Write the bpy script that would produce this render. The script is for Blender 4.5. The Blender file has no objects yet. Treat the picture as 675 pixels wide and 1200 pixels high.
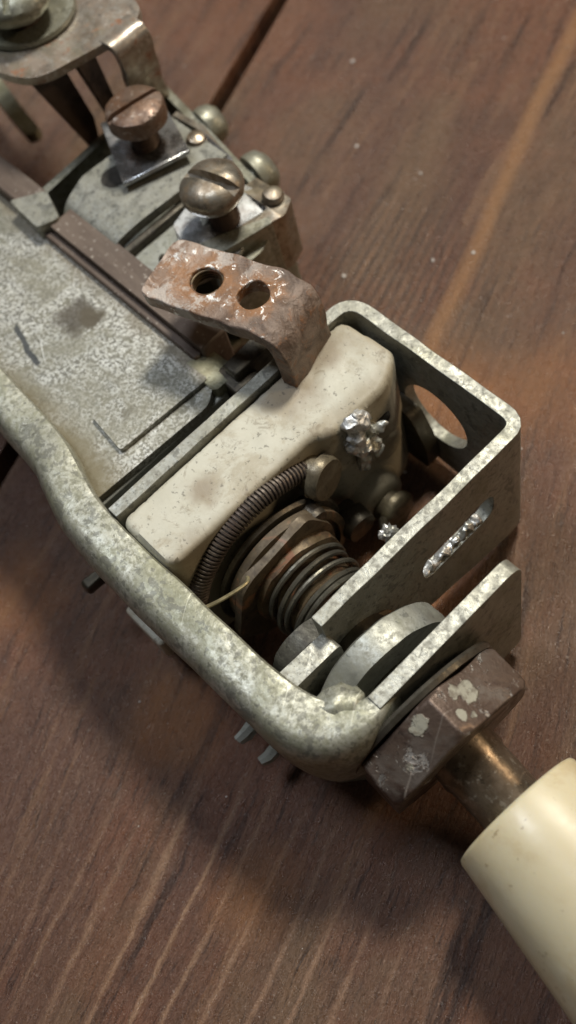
import bpy, bmesh, math, random
from mathutils import Vector, Matrix, noise, geometry
S = 0.001                                   # all numbers below are millimetres; the scene is in metres
R = math.radians
scn = bpy.context.scene
col = scn.collection
random.seed(7)

# ------------------------------------------------------------------ camera
cam_d = bpy.data.cameras.new('camera')
cam = bpy.data.objects.new('camera', cam_d); col.objects.link(cam); scn.camera = cam
rgt = Vector((0.676432138946501, 0.713762091388574, -0.1816128803165431))
dwn = Vector((0.5884581771421434, -0.6720564297244834, -0.44950765179307745))
fwd = Vector((-0.44289562557650947, 0.1971898378786032, -0.8746197074629651))
cam.matrix_world = Matrix((rgt, -dwn, -fwd)).transposed().to_4x4()
cam.location = Vector((57.576, -25.635, 139.70)) * S
cam_d.sensor_fit = 'VERTICAL'; cam_d.sensor_height = 36; cam_d.lens = 39.0
cam_d.clip_start = 0.005; cam_d.clip_end = 20
cam_d.dof.use_dof = True; cam_d.dof.focus_distance = 0.130; cam_d.dof.aperture_fstop = 20

# ------------------------------------------------------------------ light
world = bpy.data.worlds.new('World'); scn.world = world; world.use_nodes = True
bg = world.node_tree.nodes['Background']
bg.inputs[0].default_value = (0.58, 0.52, 0.44, 1); bg.inputs[1].default_value = 0.06

def area(name, pos, target, size, power, color, size_y=None):
    d = bpy.data.lights.new(name, 'AREA'); d.energy = power; d.color = color
    d.shape = 'RECTANGLE' if size_y else 'DISK'; d.size = size
    if size_y: d.size_y = size_y
    o = bpy.data.objects.new(name, d); col.objects.link(o)
    p = Vector(pos) * S; t = Vector(target) * S
    o.location = p
    o.rotation_euler = (t - p).to_track_quat('-Z', 'Y').to_euler()
    return o
area('ceiling_lamp', (-130, 330, 600), (0, 0, 10), 0.12, 4.5, (1.0, 0.95, 0.83))
area('window_light', (-215, -75, 590), (0, -20, 10), 0.17, 1.45, (0.86, 0.92, 1.0), 0.14)
area('table_lamp', (300, 420, 300), (10, 10, 5), 0.12, 0.7, (1.0, 0.74, 0.46))

scn.view_settings.view_transform = 'Standard'
scn.view_settings.look = 'None'
scn.view_settings.exposure = 0.0
scn.view_settings.gamma = 1.0

# ------------------------------------------------------------------ materials
class NT:
    def __init__(s, name):
        s.m = bpy.data.materials.new(name); s.m.use_nodes = True
        s.t = s.m.node_tree; s.n = s.t.nodes; s.l = s.t.links
        s.b = s.n['Principled BSDF']
        s.co = s.n.new('ShaderNodeTexCoord').outputs['Object']
    def put(s, sock, v):
        if isinstance(v, bpy.types.NodeSocket): s.l.new(v, sock)
        elif v is not None: sock.default_value = v
    def noise(s, scale, detail=4, rough=0.55, dist=0, vec=None, feature='Fac'):
        n = s.n.new('ShaderNodeTexNoise'); s.l.new(vec or s.co, n.inputs['Vector'])
        n.inputs['Scale'].default_value = scale; n.inputs['Detail'].default_value = detail
        n.inputs['Roughness'].default_value = rough; n.inputs['Distortion'].default_value = dist
        return n.outputs[feature]
    def voro(s, scale, vec=None, feature='F1', out='Distance'):
        n = s.n.new('ShaderNodeTexVoronoi'); s.l.new(vec or s.co, n.inputs['Vector'])
        n.feature = feature; n.inputs['Scale'].default_value = scale
        return n.outputs[out]
    def rng(s, v, a, b, c=0.0, d=1.0):
        n = s.n.new('ShaderNodeMapRange'); n.interpolation_type = 'SMOOTHSTEP'
        s.put(n.inputs['Value'], v)
        n.inputs['From Min'].default_value = a; n.inputs['From Max'].default_value = b
        n.inputs['To Min'].default_value = c; n.inputs['To Max'].default_value = d
        return n.outputs[0]
    def math(s, op, a, b=None, c=None):
        n = s.n.new('ShaderNodeMath'); n.operation = op
        for i, v in enumerate((a, b, c)):
            if v is not None: s.put(n.inputs[i], v)
        return n.outputs[0]
    def vmath(s, op, a, b=None):
        n = s.n.new('ShaderNodeVectorMath'); n.operation = op
        s.put(n.inputs[0], a)
        if b is not None: s.put(n.inputs[1], b)
        return n.outputs['Value'] if op in ('DOT_PRODUCT', 'DISTANCE', 'LENGTH') else n.outputs['Vector']
    def comb(s, x, y, z):
        n = s.n.new('ShaderNodeCombineXYZ')
        for i, v in enumerate((x, y, z)): s.put(n.inputs[i], v)
        return n.outputs[0]
    def mix(s, f, a, b):
        n = s.n.new('ShaderNodeMix'); n.data_type = 'RGBA'; n.clamp_factor = True
        s.put(n.inputs[0], f)
        s.put(n.inputs[6], a if isinstance(a, bpy.types.NodeSocket) else (*a, 1))
        s.put(n.inputs[7], b if isinstance(b, bpy.types.NodeSocket) else (*b, 1))
        return n.outputs[2]
    def near(s, p, r0, r1, warp=0.0, wscale=400):      # mask of a stain round a point of the object
        v = s.co
        d = s.vmath('DISTANCE', v, tuple(c * S for c in p))
        if warp:
            w = s.noise(wscale, 3)
            d = s.math('ADD', d, s.math('MULTIPLY', s.math('SUBTRACT', w, 0.5), warp * S))
        return s.rng(d, r0 * S, r1 * S, 1.0, 0.0)
    def scratch(s, ang, dens=0.72, scale=900, ratio=40):
        c_, s_ = math.cos(R(ang)), math.sin(R(ang))
        a = s.vmath('DOT_PRODUCT', s.co, (c_, s_, 0.35)); b = s.vmath('DOT_PRODUCT', s.co, (-s_, c_, 0.2))
        w = s.noise(60, 2)
        a2 = s.math('ADD', a, s.math('MULTIPLY', w, 2.5 * S))
        n = s.noise(1.0, 2, 0.4, vec=s.comb(s.math('MULTIPLY', a2, scale * 1.6), s.math('MULTIPLY', b, scale * 1.6 / ratio), 0.0))
        return s.rng(n, dens, dens + 0.05)
    def bump(s, h, dist, strength=1.0, prev=None):
        n = s.n.new('ShaderNodeBump'); s.l.new(h, n.inputs['Height'])
        n.inputs['Distance'].default_value = dist * S; n.inputs['Strength'].default_value = strength
        if prev is not None: s.l.new(prev, n.inputs['Normal'])
        return n.outputs[0]
    def done(s, colr, rough, metal, normal=None, **kw):
        s.put(s.b.inputs['Base Color'], colr if isinstance(colr, bpy.types.NodeSocket) else (*colr, 1))
        s.put(s.b.inputs['Roughness'], rough); s.put(s.b.inputs['Metallic'], metal)
        if normal is not None: s.l.new(normal, s.b.inputs['Normal'])
        for k, v in kw.items(): s.put(s.b.inputs[k.replace('_', ' ')], v)
        return s.m

def m_metal(name, base, dark, speck=900, amount=0.5, metal=0.75, rough=0.42, blotch=None, bumpd=0.03, light=None, rust=None, rustlo=0.6, pit=0.66):
    t = NT(name)
    speck *= 1.6
    sp = t.noise(speck, 5, 0.7)
    c = t.mix(t.rng(sp, 0.50 - 0.12 * amount, 0.66, 0.0, 1.0), base, dark)
    big = t.noise(160, 4, 0.6, 0.6)
    if blotch: c = t.mix(t.rng(t.math('ADD', t.math('MULTIPLY', big, .6), t.math('MULTIPLY', t.noise(900, 5, .75), .4)), 0.44, 0.58, 0, 0.7), c, blotch)
    if light:
        c = t.mix(t.rng(t.noise(speck * 1.5, 4, 0.7), 0.56, 0.66, 0, 0.45), c, light)
    gr = t.rng(t.noise(75, 6, 0.72, 0.8), 0.50, 0.66, 0, 0.55)
    c = t.mix(gr, c, tuple(v * .5 for v in base[:2]) + (base[2] * .38,))
    pits = t.math('MAXIMUM', t.rng(t.noise(1250, 2, .5), pit, pit + .04), t.rng(t.noise(480, 4, .7, .5), pit - .04, pit + .01))
    c = t.mix(t.math('MULTIPLY', pits, .62), c, tuple(v * .32 for v in base))
    sc_ = t.math('MAXIMUM', t.scratch(35), t.scratch(110, 0.74, 1100, 60))
    c = t.mix(t.math('MULTIPLY', sc_, 0.5), c, tuple(min(.8, v * 1.7) for v in base))
    mt = t.rng(sp, 0.48, 0.7, metal, metal * 0.35)
    if rust:
        rf = t.rng(t.noise(260, 6, 0.7, 0.5), rustlo, rustlo + 0.09)
        c = t.mix(rf, c, rust); mt = t.math('MULTIPLY', mt, t.math('SUBTRACT', 1.0, rf))
    rg = t.rng(t.noise(speck * 0.5, 4, 0.6), 0.3, 0.7, rough - 0.1, rough + 0.16)
    nb = t.bump(t.noise(speck * 1.3, 5, 0.7), bumpd, 1.0)
    nb = t.bump(big, bumpd * 4, 0.8, nb)
    return t.done(c, rg, mt, nb)

SX, SY = -46.9, 2.2
def m_body():
    t = NT('mottled_galvanised_metal')
    sp = t.noise(2100, 6, 0.75); sp2 = t.noise(750, 6, 0.75, 0.3)
    c = t.mix(t.rng(sp, 0.47, 0.54, 0, 1), (0.55, 0.55, 0.51), (0.17, 0.165, 0.14))
    c = t.mix(t.rng(sp2, 0.54, 0.60, 0, 0.8), c, (0.15, 0.145, 0.105))
    c = t.mix(t.rng(t.noise(2900, 3), 0.60, 0.66, 0, 0.8), c, (0.80, 0.80, 0.77))
    gr = t.rng(t.noise(62, 6, 0.72, 0.9), 0.44, 0.60, 0, 0.78)
    c = t.mix(gr, c, (0.225, 0.215, 0.165))
    c = t.mix(t.rng(t.noise(230, 5, .7, .5), .58, .68, 0, .55), c, (0.13, 0.12, 0.09))
    c = t.mix(t.math('MULTIPLY', t.math('MAXIMUM', t.scratch(-18, .71), t.scratch(65, .73)), .6), c, (0.80, 0.80, 0.77))
    # brown grime along the side bar, the dark oil blot and a scratch
    sep = t.n.new('ShaderNodeSeparateXYZ'); t.l.new(t.co, sep.inputs[0])
    wob = t.math('MULTIPLY', t.math('SUBTRACT', t.noise(170, 4), 0.5), 6 * S)
    yy = t.math('ADD', sep.outputs['Y'], wob)
    g = t.rng(yy, -12.0 * S, -6.6 * S, 0.92, 0.0)
    c = t.mix(g, c, (0.16, 0.135, 0.08))
    g2 = t.rng(yy, 5.2 * S, 8.5 * S, 0.0, 0.55)
    c = t.mix(g2, c, (0.19, 0.15, 0.10))
    st = t.math('MULTIPLY', t.near((SX, SY, 22), 2.0, 3.6, 4.5, 330), .88)
    c = t.mix(st, c, (0.085, 0.072, 0.055))
    st2 = t.near((SX + 1.8, SY + 1.0, 22), 1.3, 2.4, 3.0, 400)
    c = t.mix(st2, c, (0.10, 0.085, 0.06))
    wl = t.math('MULTIPLY', t.math('SUBTRACT', t.noise(300, 4), .5), 1.2 * S)
    ld = t.math('ABSOLUTE', t.math('ADD', t.math('ADD', t.vmath('DOT_PRODUCT', t.co, (.219, .975, 0)), (11.695 + 4.583) * S), wl))
    al = t.math('ABSOLUTE', t.math('ADD', t.vmath('DOT_PRODUCT', t.co, (.975, -.219, 0)), (47.73 - 1.25) * S))
    mk = t.math('MULTIPLY', t.rng(ld, .25 * S, .55 * S, 1, 0), t.rng(al, 3.9 * S, 4.6 * S, 1, 0))
    mk = t.math('MULTIPLY', mk, t.rng(t.noise(210, 2), .40, .46, .2, 1))
    c = t.mix(t.math('MULTIPLY', mk, .9), c, (0.04, 0.045, 0.05))
    nb = t.bump(sp, 0.05); nb = t.bump(t.noise(120, 3), 0.25, 0.7, nb)
    return t.done(c, t.rng(sp2, 0.3, 0.7, 0.32, 0.62), t.rng(sp2, 0.5, 0.65, 0.45, 0.1), nb)

def m_ceramic():
    t = NT('stained_white_ceramic')
    big = t.noise(95, 5, 0.65, 0.4); fine = t.noise(620, 6, 0.7)
    c = t.mix(t.rng(big, 0.4, 0.68, 0, 0.5), (0.55, 0.54, 0.46), (0.44, 0.42, 0.335))
    c = t.mix(t.rng(fine, 0.60, 0.74, 0, 0.55), c, (0.23, 0.19, 0.13))
    sep = t.n.new('ShaderNodeSeparateXYZ'); t.l.new(t.co, sep.inputs[0])
    w = t.math('MULTIPLY', t.math('SUBTRACT', t.noise(240, 5), 0.5), 3.5 * S)
    # old soot over the side that carries the contacts
    xx = t.math('ADD', sep.outputs['X'], w)
    c = t.mix(t.rng(xx, -6.0 * S, -4.4 * S, 0, 0.55), c, (0.33, 0.30, 0.22))
    for p, a, b, k in (((-12.5, 12, 26), 1.5, 6, 5), ((-13, 18.5, 25), 1.0, 4.2, 4), ((-5, -11, 22), 2.0, 6, 4), ((-10, -5, 26), .6, 3.2, 4), ((-4, 18, 14), 1, 6, 4)):
        m = t.math('MULTIPLY', t.near(p, a, b, k, 300), 0.7)
        c = t.mix(m, c, (0.22, 0.16, 0.10))
    wy = t.math('ADD', sep.outputs['Y'], t.math('MULTIPLY', w, 1.4)); wx = t.math('ADD', sep.outputs['X'], t.math('MULTIPLY', w, .5))
    e_ = t.math('MAXIMUM', t.rng(wy, 19.5 * S, 24.5 * S), t.rng(wx, -14.0 * S, -15.6 * S))
    e_ = t.math('MAXIMUM', e_, t.rng(wx, -7.2 * S, -5.4 * S))
    c = t.mix(t.math('MULTIPLY', e_, .55), c, (0.27, 0.22, 0.145))
    c = t.mix(t.rng(t.noise(170, 7, .75, .5), .46, .64, 0, .62), c, (0.36, 0.31, 0.22))
    c = t.mix(t.rng(t.noise(420, 5, .75, .5), .56, .66, 0, .55), c, (0.20, 0.16, 0.11))
    c = t.mix(t.math('MULTIPLY', t.rng(t.noise(1500, 3), 0.62, 0.70), 0.6), c, (0.1, 0.09, 0.07))
    c = t.mix(t.math('MULTIPLY', t.scratch(50, .73, 900, 40), .5), c, (0.20, 0.17, 0.12))
    nb = t.bump(fine, 0.07); nb = t.bump(big, 0.12, 0.6, nb)
    return t.done(c, t.rng(fine, 0.3, 0.7, 0.45, 0.7), 0.0, nb, IOR=1.5)

def m_rust():
    t = NT('rusted_plated_steel')
    a = t.noise(210, 6, 0.72, 0.8); b = t.noise(520, 6, 0.75, 0.3); d = t.noise(330, 5, 0.7, 1.2, vec=t.vmath('ADD', t.co, (3.1, 1.7, 0.4)))
    c = t.mix(t.rng(a, 0.38, 0.62), (0.235, 0.175, 0.140), (0.095, 0.062, 0.045))
    c = t.mix(t.rng(b, 0.52, 0.66, 0, .6), c, (0.30, 0.13, 0.05))
    c = t.mix(t.math('MULTIPLY', t.near((-34, 10.5, 33), 3, 9, 5, 250), t.rng(d, .4, .55)), c, (0.50, 0.42, 0.37))
    gm = t.near((-29, 12.5, 33), 2, 8.5, 5, 250)
    c = t.mix(t.math('MULTIPLY', gm, t.rng(a, 0.40, 0.56, 0.25, 0.9)), c, (0.31, 0.155, 0.07))
    for hx, hy in ((-27.0, 13.5), (-20.5, 15.6)):
        ring = t.near((hx, hy, 34), 2.6, 4.6, 3, 350)
        c = t.mix(t.math('MULTIPLY', ring, t.rng(b, .38, .6, .35, .95)), c, (0.27, 0.13, 0.055))
    pale = t.math('MULTIPLY', t.near((-31, 12, 33), 6, 15, 6, 200), t.rng(t.noise(300, 6, .75, .4), .48, .58))
    c = t.mix(t.math('MULTIPLY', pale, .8), c, (0.50, 0.455, 0.42))
    sc = t.rng(t.noise(520, 5, .75, .6), 0.585, 0.63)
    sm = t.math('MULTIPLY', sc, t.near((-28, 13, 33), 9, 15, 5, 250))
    c = t.mix(sm, c, (0.74, 0.72, 0.70))
    nb = t.bump(b, 0.22); nb = t.bump(d, 0.45, 0.9, nb)
    return t.done(c, t.mix(sm, (0.52,) * 3, (0.34,) * 3), t.math('ADD', t.math('MULTIPLY', sm, 0.75), 0.15), nb)

GN = (0.925, 0.38, 0.0); GT = (0.38, -0.925, 0.0)          # across and along the grain
def m_wood(name, shift, gap=False):
    t = NT(name)
    n0 = t.vmath('DOT_PRODUCT', t.co, GN); g0 = t.vmath('DOT_PRODUCT', t.co, GT)
    n1 = t.math('ADD', n0, shift * S)
    bend = t.math('MULTIPLY', t.math('SUBTRACT', t.noise(7, 2, vec=t.comb(n1, g0, 0.0)), 0.5), 24 * S)
    n2 = t.math('ADD', n1, bend)
    n3 = t.math('ADD', n2, t.math('MULTIPLY', t.math('SUBTRACT', t.noise(260, 4, .7), 0.5), 1.1 * S))
    fine = t.noise(1.0, 6, 0.75, vec=t.comb(t.math('MULTIPLY', n3, 1700), t.math('MULTIPLY', g0, 110), 0.0))
    mid = t.noise(1.0, 5, 0.7, vec=t.comb(t.math('MULTIPLY', n3, 300), t.math('MULTIPLY', g0, 17), 2.0))
    broad = t.noise(1.0, 3, 0.55, 0.5, vec=t.comb(t.math('MULTIPLY', n2, 55), t.math('MULTIPLY', g0, 14), 5.0))
    blot = t.noise(24, 5, 0.65); wear = t.noise(420, 6, .75)
    c = t.mix(t.rng(broad, 0.32, 0.68), (0.118, 0.058, 0.040), (0.160, 0.096, 0.058))
    c = t.mix(t.rng(blot, 0.44, 0.62, 0, 0.75), c, (0.182, 0.078, 0.045))
    c = t.mix(t.rng(mid, 0.54, 0.68, 0, 0.6), c, (0.250, 0.142, 0.082))
    c = t.mix(t.rng(mid, 0.45, 0.32, 0, 0.8), c, (0.026, 0.014, 0.012))
    c = t.mix(t.rng(fine, 0.52, 0.66, 0, 0.75), c, (0.024, 0.013, 0.012))
    c = t.mix(t.rng(fine, 0.45, 0.30, 0, 0.4), c, (0.30, 0.185, 0.125))
    c = t.mix(t.rng(wear, 0.58, 0.70, 0, 0.35), c, (0.24, 0.150, 0.105))
    # late-wood bands of the near left corner
    ph = t.math('MULTIPLY', t.math('ADD', n3, t.math('MULTIPLY', t.math('SUBTRACT', t.noise(1.0, 3, vec=t.comb(t.math('MULTIPLY', n2, 60), t.math('MULTIPLY', g0, 10), 0.0)), 0.5), 9 * S)), 1.0 / (4.6 * S))
    saw = t.math('PINGPONG', ph, 0.5)
    sawn = t.math('ADD', saw, t.math('ADD', t.math('MULTIPLY', t.math('SUBTRACT', fine, .5), 0.35), t.math('MULTIPLY', t.math('SUBTRACT', wear, .5), 0.22)))
    band = t.math('MULTIPLY', t.rng(sawn, 0.36, 0.50), t.near((27, -46, 0), 12, 34, 14, 60))
    c = t.mix(t.math('MULTIPLY', band, t.rng(mid, .3, .6, .45, .95)), c, (0.30, 0.18, 0.115))
    band2 = t.math('MULTIPLY', t.rng(t.math('PINGPONG', t.math('MULTIPLY', n3, 1 / (1.55 * S)), 0.5), 0.22, 0.42), t.near((-30, 44, 0), 8, 24, 8, 60))
    c = t.mix(t.math('MULTIPLY', band2, 0.55), c, (0.036, 0.027, 0.023))
    oc = (0.33, 0.135, 0.045)
    if not gap:
        ns = t.math('ADD', n0, t.math('MULTIPLY', t.math('SUBTRACT', t.noise(14, 3), 0.5), 7 * S))
        ns = t.math('ABSOLUTE', t.math('ADD', ns, 0.9 * S))
        sm = t.math('MULTIPLY', t.rng(ns, 0.2 * S, 2.2 * S, 1, 0), t.rng(fine, 0.25, 0.55, 0.5, 1.0))
        sm = t.math('MULTIPLY', sm, t.rng(g0, -42 * S, -25 * S, 1.0, 0.0))
        c = t.mix(t.math('MULTIPLY', sm, 0.75), c, (0.32, 0.165, 0.075))
        for p, a, b, k in (((-8, 34, 0), 1, 15, .75), ((6, 10, 0), 2, 15, .85), ((22, -33, 0), 1, 8, .5), ((3, 46, 0), 2, 14, .4), ((-2, -26, 0), 2, 10, .6), ((-34, -30, 0), 2, 10, .45)):
            m = t.math('MULTIPLY', t.math('MULTIPLY', t.near(p, a, b, 8, 120), t.rng(mid, 0.2, 0.6, 0.35, 1.0)), k)
            c = t.mix(m, c, oc)
    f2 = t.noise(1.0, 4, 0.8, vec=t.comb(t.math('MULTIPLY', n3, 3800), t.math('MULTIPLY', g0, 330), 7.0))
    c = t.mix(t.rng(f2, 0.56, 0.66, 0, .6), c, (0.020, 0.012, 0.011))
    c = t.mix(t.rng(f2, 0.42, 0.34, 0, .35), c, (0.33, 0.22, 0.16))
    c = t.mix(t.math('MULTIPLY', t.rng(t.noise(1700, 2, .5), .69, .72), .4), c, (0.42, 0.34, 0.29))
    pits = t.rng(t.noise(1.0, 4, 0.8, vec=t.comb(t.math('MULTIPLY', n2, 2600), t.math('MULTIPLY', g0, 420), 0.0)), 0.3, 0.75)
    nb = t.bump(t.math('SUBTRACT', 1.0, fine), 0.16); nb = t.bump(pits, 0.16, 1.0, nb); nb = t.bump(f2, -0.12, 1.0, nb)
    nb = t.bump(t.noise(1500, 4, .7), 0.07, 1.0, nb); nb = t.bump(mid, 0.25, 0.6, nb)
    return t.done(c, t.rng(t.noise(1100, 4, .7), 0.38, 0.62, 0.20, 0.50), 0.0, nb, IOR=1.5)

def m_fibre():
    t = NT('brown_fibre_board')
    a = t.noise(300, 5, 0.7, vec=t.vmath('MULTIPLY', t.co, (0.25, 1, 1)))
    c = t.mix(t.rng(a, 0.35, 0.7), (0.085, 0.058, 0.044), (0.135, 0.100, 0.078))
    c = t.mix(t.rng(t.noise(1400, 3), 0.62, 0.70, 0, .7), c, (0.35, 0.31, 0.27))
    return t.done(c, 0.55, 0.0, t.bump(t.noise(900, 5, 0.7), 0.05))

def m_knob():
    t = NT('aged_cream_plastic')
    a = t.noise(60, 4, 0.6); b = t.noise(900, 3)
    c = t.mix(t.rng(a, 0.35, 0.7), (0.62, 0.555, 0.39), (0.54, 0.46, 0.29))
    c = t.mix(t.rng(b, 0.70, 0.76, 0, .5), c, (0.30, 0.22, 0.12))
    c = t.mix(t.near((50, 6.5, 18), .2, .8, .5, 900), c, (0.22, 0.16, 0.08))
    sc_ = t.math('MAXIMUM', t.scratch(-40, .70, 700, 30), t.scratch(62, .72, 900, 40))
    c = t.mix(t.math('MULTIPLY', sc_, .35), c, (0.36, 0.27, 0.14))
    c = t.mix(t.rng(t.noise(110, 7, .75, .6), .48, .66, 0, .5), c, (0.45, 0.34, 0.18))
    c = t.mix(t.rng(t.noise(700, 3, .6), .66, .70, 0, .6), c, (0.26, 0.18, 0.09))
    sep = t.n.new('ShaderNodeSeparateXYZ'); t.l.new(t.co, sep.inputs[0])
    c = t.mix(t.rng(t.math('ADD', sep.outputs['X'], t.math('MULTIPLY', t.noise(400, 4), 2 * S)), 39.2 * S, 40.6 * S, .7, 0), c, (0.34, 0.26, 0.14))
    return t.done(c, t.math('ADD', t.rng(t.noise(240, 4), 0.3, 0.7, 0.28, 0.42), t.math('MULTIPLY', sc_, .2)), 0.0, t.bump(sc_, -0.03, 1.0, t.bump(t.noise(190, 5), 0.06)),
                  Subsurface_Weight=0.25, Subsurface_Radius=(0.004, 0.003, 0.0015), Subsurface_Scale=1.0)

MB_ = m_body(); MC = m_ceramic(); MR = m_rust(); MF = m_fibre(); MK = m_knob()
MBAR = m_metal('mottled_cast_metal', (0.41, 0.41, 0.35), (0.20, 0.20, 0.15), 800, 0.7, 0.45, 0.44, blotch=(0.25, 0.25, 0.18), light=(0.56, 0.56, 0.50), bumpd=0.06, pit=.60)
MZ = m_metal('dull_zinc_sheet', (0.32, 0.32, 0.285), (0.215, 0.21, 0.18), 900, 0.4, 0.60, 0.44, blotch=(0.27, 0.265, 0.22), light=(0.38, 0.38, 0.345), bumpd=0.045, pit=.62)
MZD = m_metal('grey_zinc_sheet', (0.36, 0.365, 0.33), (0.22, 0.22, 0.185), 700, 0.3, 0.55, 0.48, blotch=(0.25, 0.25, 0.21), bumpd=0.03)
MBR = m_metal('tarnished_brass', (0.135, 0.105, 0.068), (0.06, 0.045, 0.03), 500, 0.5, 0.4, 0.5, blotch=(0.10, 0.075, 0.05), rust=(0.20, 0.10, 0.05), rustlo=0.56)
MNI = m_metal('worn_nickel', (0.40, 0.36, 0.30), (0.17, 0.125, 0.085), 420, 0.5, 0.8, 0.34, blotch=(0.24, 0.18, 0.12), bumpd=0.03)
MNG = m_metal('greenish_plated_steel', (0.33, 0.33, 0.28), (0.15, 0.145, 0.11), 500, 0.5, 0.6, 0.42, blotch=(0.22, 0.21, 0.15), light=(0.60, 0.60, 0.52), bumpd=0.04)
MBS = m_metal('blued_bright_steel', (0.50, 0.52, 0.54), (0.24, 0.23, 0.23), 260, 0.3, 0.9, 0.24, blotch=(0.26, 0.24, 0.23), bumpd=0.015)
MNUT = m_metal('brown_patinated_brass', (0.155, 0.115, 0.092), (0.085, 0.055, 0.042), 300, 0.5, 0.65, 0.36, blotch=(0.12, 0.085, 0.07), light=(0.34, 0.29, 0.25), bumpd=0.06)
MDK = m_metal('dark_oxidised_steel', (0.110, 0.100, 0.080), (0.045, 0.038, 0.03), 600, 0.5, 0.7, 0.42, blotch=(0.07, 0.055, 0.04), bumpd=0.04)
MSP = m_metal('dark_spring_wire', (0.17, 0.16, 0.13), (0.07, 0.06, 0.045), 600, 0.5, 0.75, 0.36, bumpd=0.02)
MCOIL = m_metal('oxidised_resistance_wire', (0.130, 0.105, 0.085), (0.055, 0.040, 0.032), 500, 0.4, 0.45, 0.50, blotch=(0.08, 0.055, 0.045), bumpd=0.02)
MRS = m_metal('rusty_brown_steel', (0.19, 0.135, 0.105), (0.10, 0.055, 0.035), 420, 0.6, 0.45, 0.42, blotch=(0.17, 0.09, 0.05), light=(0.46, 0.42, 0.38), bumpd=0.06)
MSH = m_metal('rusty_brass_shaft', (0.15, 0.11, 0.065), (0.06, 0.035, 0.02), 350, 0.6, 0.45, 0.52, rust=(0.17, 0.07, 0.03), rustlo=0.52, bumpd=0.05)
MSOL = m_metal('broken_solder', (0.74, 0.74, 0.73), (0.30, 0.29, 0.27), 300, 0.3, 0.8, 0.42, blotch=(0.33, .32, .29), bumpd=0.10)
MDKB = m_metal('dark_brown_steel', (0.12, 0.085, 0.068), (0.05, 0.035, 0.028), 420, 0.6, 0.35, 0.42, blotch=(0.085, 0.055, 0.04), bumpd=0.05)
MRV = m_metal('dirty_brass_rivet', (0.23, 0.20, 0.14), (0.09, 0.075, 0.05), 500, .6, .55, .42, blotch=(0.13, 0.105, 0.07), bumpd=.06)
MCAM = m_metal('sooty_cast_steel', (0.085, 0.082, 0.068), (0.04, 0.036, 0.03), 500, .6, .3, .55, blotch=(0.06, 0.055, 0.045), light=(.2,.2,.17), bumpd=.10)
MHOLE = m_metal('hole_shade_black', (0.03, 0.026, 0.02), (0.015, 0.012, 0.01), 500, 0.4, 0.1, 0.7)  # darkness inside holes, slots and the plank gap, put into the colour
def m_plain(name, c, r, me): 
    t = NT(name); return t.done(t.mix(t.rng(t.noise(800, 4), .35, .7), c, tuple(v * .6 for v in c)), r, me, t.bump(t.noise(900, 3), .03))
MDUST = m_plain('pale_dust', (0.62, 0.58, 0.55), 0.5, 0.0)
MPAINT = m_plain('pale_green_paint', (0.36, 0.36, 0.29), 0.5, 0.0)
MCL = m_metal('oily_clip_metal', (0.38, 0.375, 0.28), (0.20, 0.19, 0.12), 500, .5, .5, .4, blotch=(0.22, 0.20, 0.13))

# ------------------------------------------------------------------ mesh helpers (mm in, metres out)
def link(name, bm, mat, parent=None, bevel=0.0, seg=2, ang=35, smooth=True, jitter=0.0, jscale=0.4):
    bmesh.ops.remove_doubles(bm, verts=bm.verts, dist=1e-4)
    bmesh.ops.recalc_face_normals(bm, faces=bm.faces)
    if jitter:
        for v in bm.verts:
            v.co += noise.noise_vector(v.co * jscale) * jitter
    bmesh.ops.scale(bm, vec=(S, S, S), verts=bm.verts)
    me = bpy.data.meshes.new(name); bm.to_mesh(me); bm.free()
    me.materials.append(mat)
    if smooth:
        me.polygons.foreach_set('use_smooth', [True] * len(me.polygons))
        me.set_sharp_from_angle(angle=R(ang))
    o = bpy.data.objects.new(name, me); col.objects.link(o)
    if parent: o.parent = parent
    if bevel:
        b = o.modifiers.new('edge', 'BEVEL'); b.width = bevel * S; b.segments = seg
        b.limit_method = 'ANGLE'; b.angle_limit = R(30); b.harden_normals = False
    return o

def roundpoly(pts, rad, n=5, closed=True):
    out = []; N = len(pts)
    for i, p in enumerate(pts):
        r = rad[i] if isinstance(rad, (list, tuple)) else rad
        if r <= 0 or (not closed and i in (0, N - 1)): out.append(tuple(p)); continue
        p = Vector(p); a = Vector(pts[i - 1]) - p; b = Vector(pts[(i + 1) % N]) - p
        d = min(r, a.length * 0.49, b.length * 0.49)
        A = p + a.normalized() * d; B = p + b.normalized() * d
        for k in range(n + 1):
            t = k / n; out.append(tuple((1 - t) ** 2 * A + 2 * t * (1 - t) * p + t * t * B))
    return out
def circle(c, r, n=24, ry=None):
    return [(c[0] + r * math.cos(2 * math.pi * k / n), c[1] + (ry or r) * math.sin(2 * math.pi * k / n)) for k in range(n)]
def strip(path, t, side=0.0):                    # a 2D sheet outline of thickness t along a path; side shifts it
    L, Rr = [], []
    for i, p in enumerate(path):
        p = Vector(p)
        a = (p - Vector(path[i - 1])).normalized() if i else None
        b = (Vector(path[i + 1]) - p).normalized() if i < len(path) - 1 else None
        d = (a + b).normalized() if a is not None and b is not None else (a if a is not None else b)
        k = 1 / max(0.5, d.dot(a)) if a is not None and b is not None else 1
        nn = Vector((-d.y, d.x)) * k
        L.append(tuple(p + nn * (t / 2 + side))); Rr.append(tuple(p - nn * (t / 2 - side)))
    return L + Rr[::-1]
def place(ax, a, b, c):
    return {'Z': (a, b, c), 'X': (c, a, b), 'Y': (a, c, b)}[ax]
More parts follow.
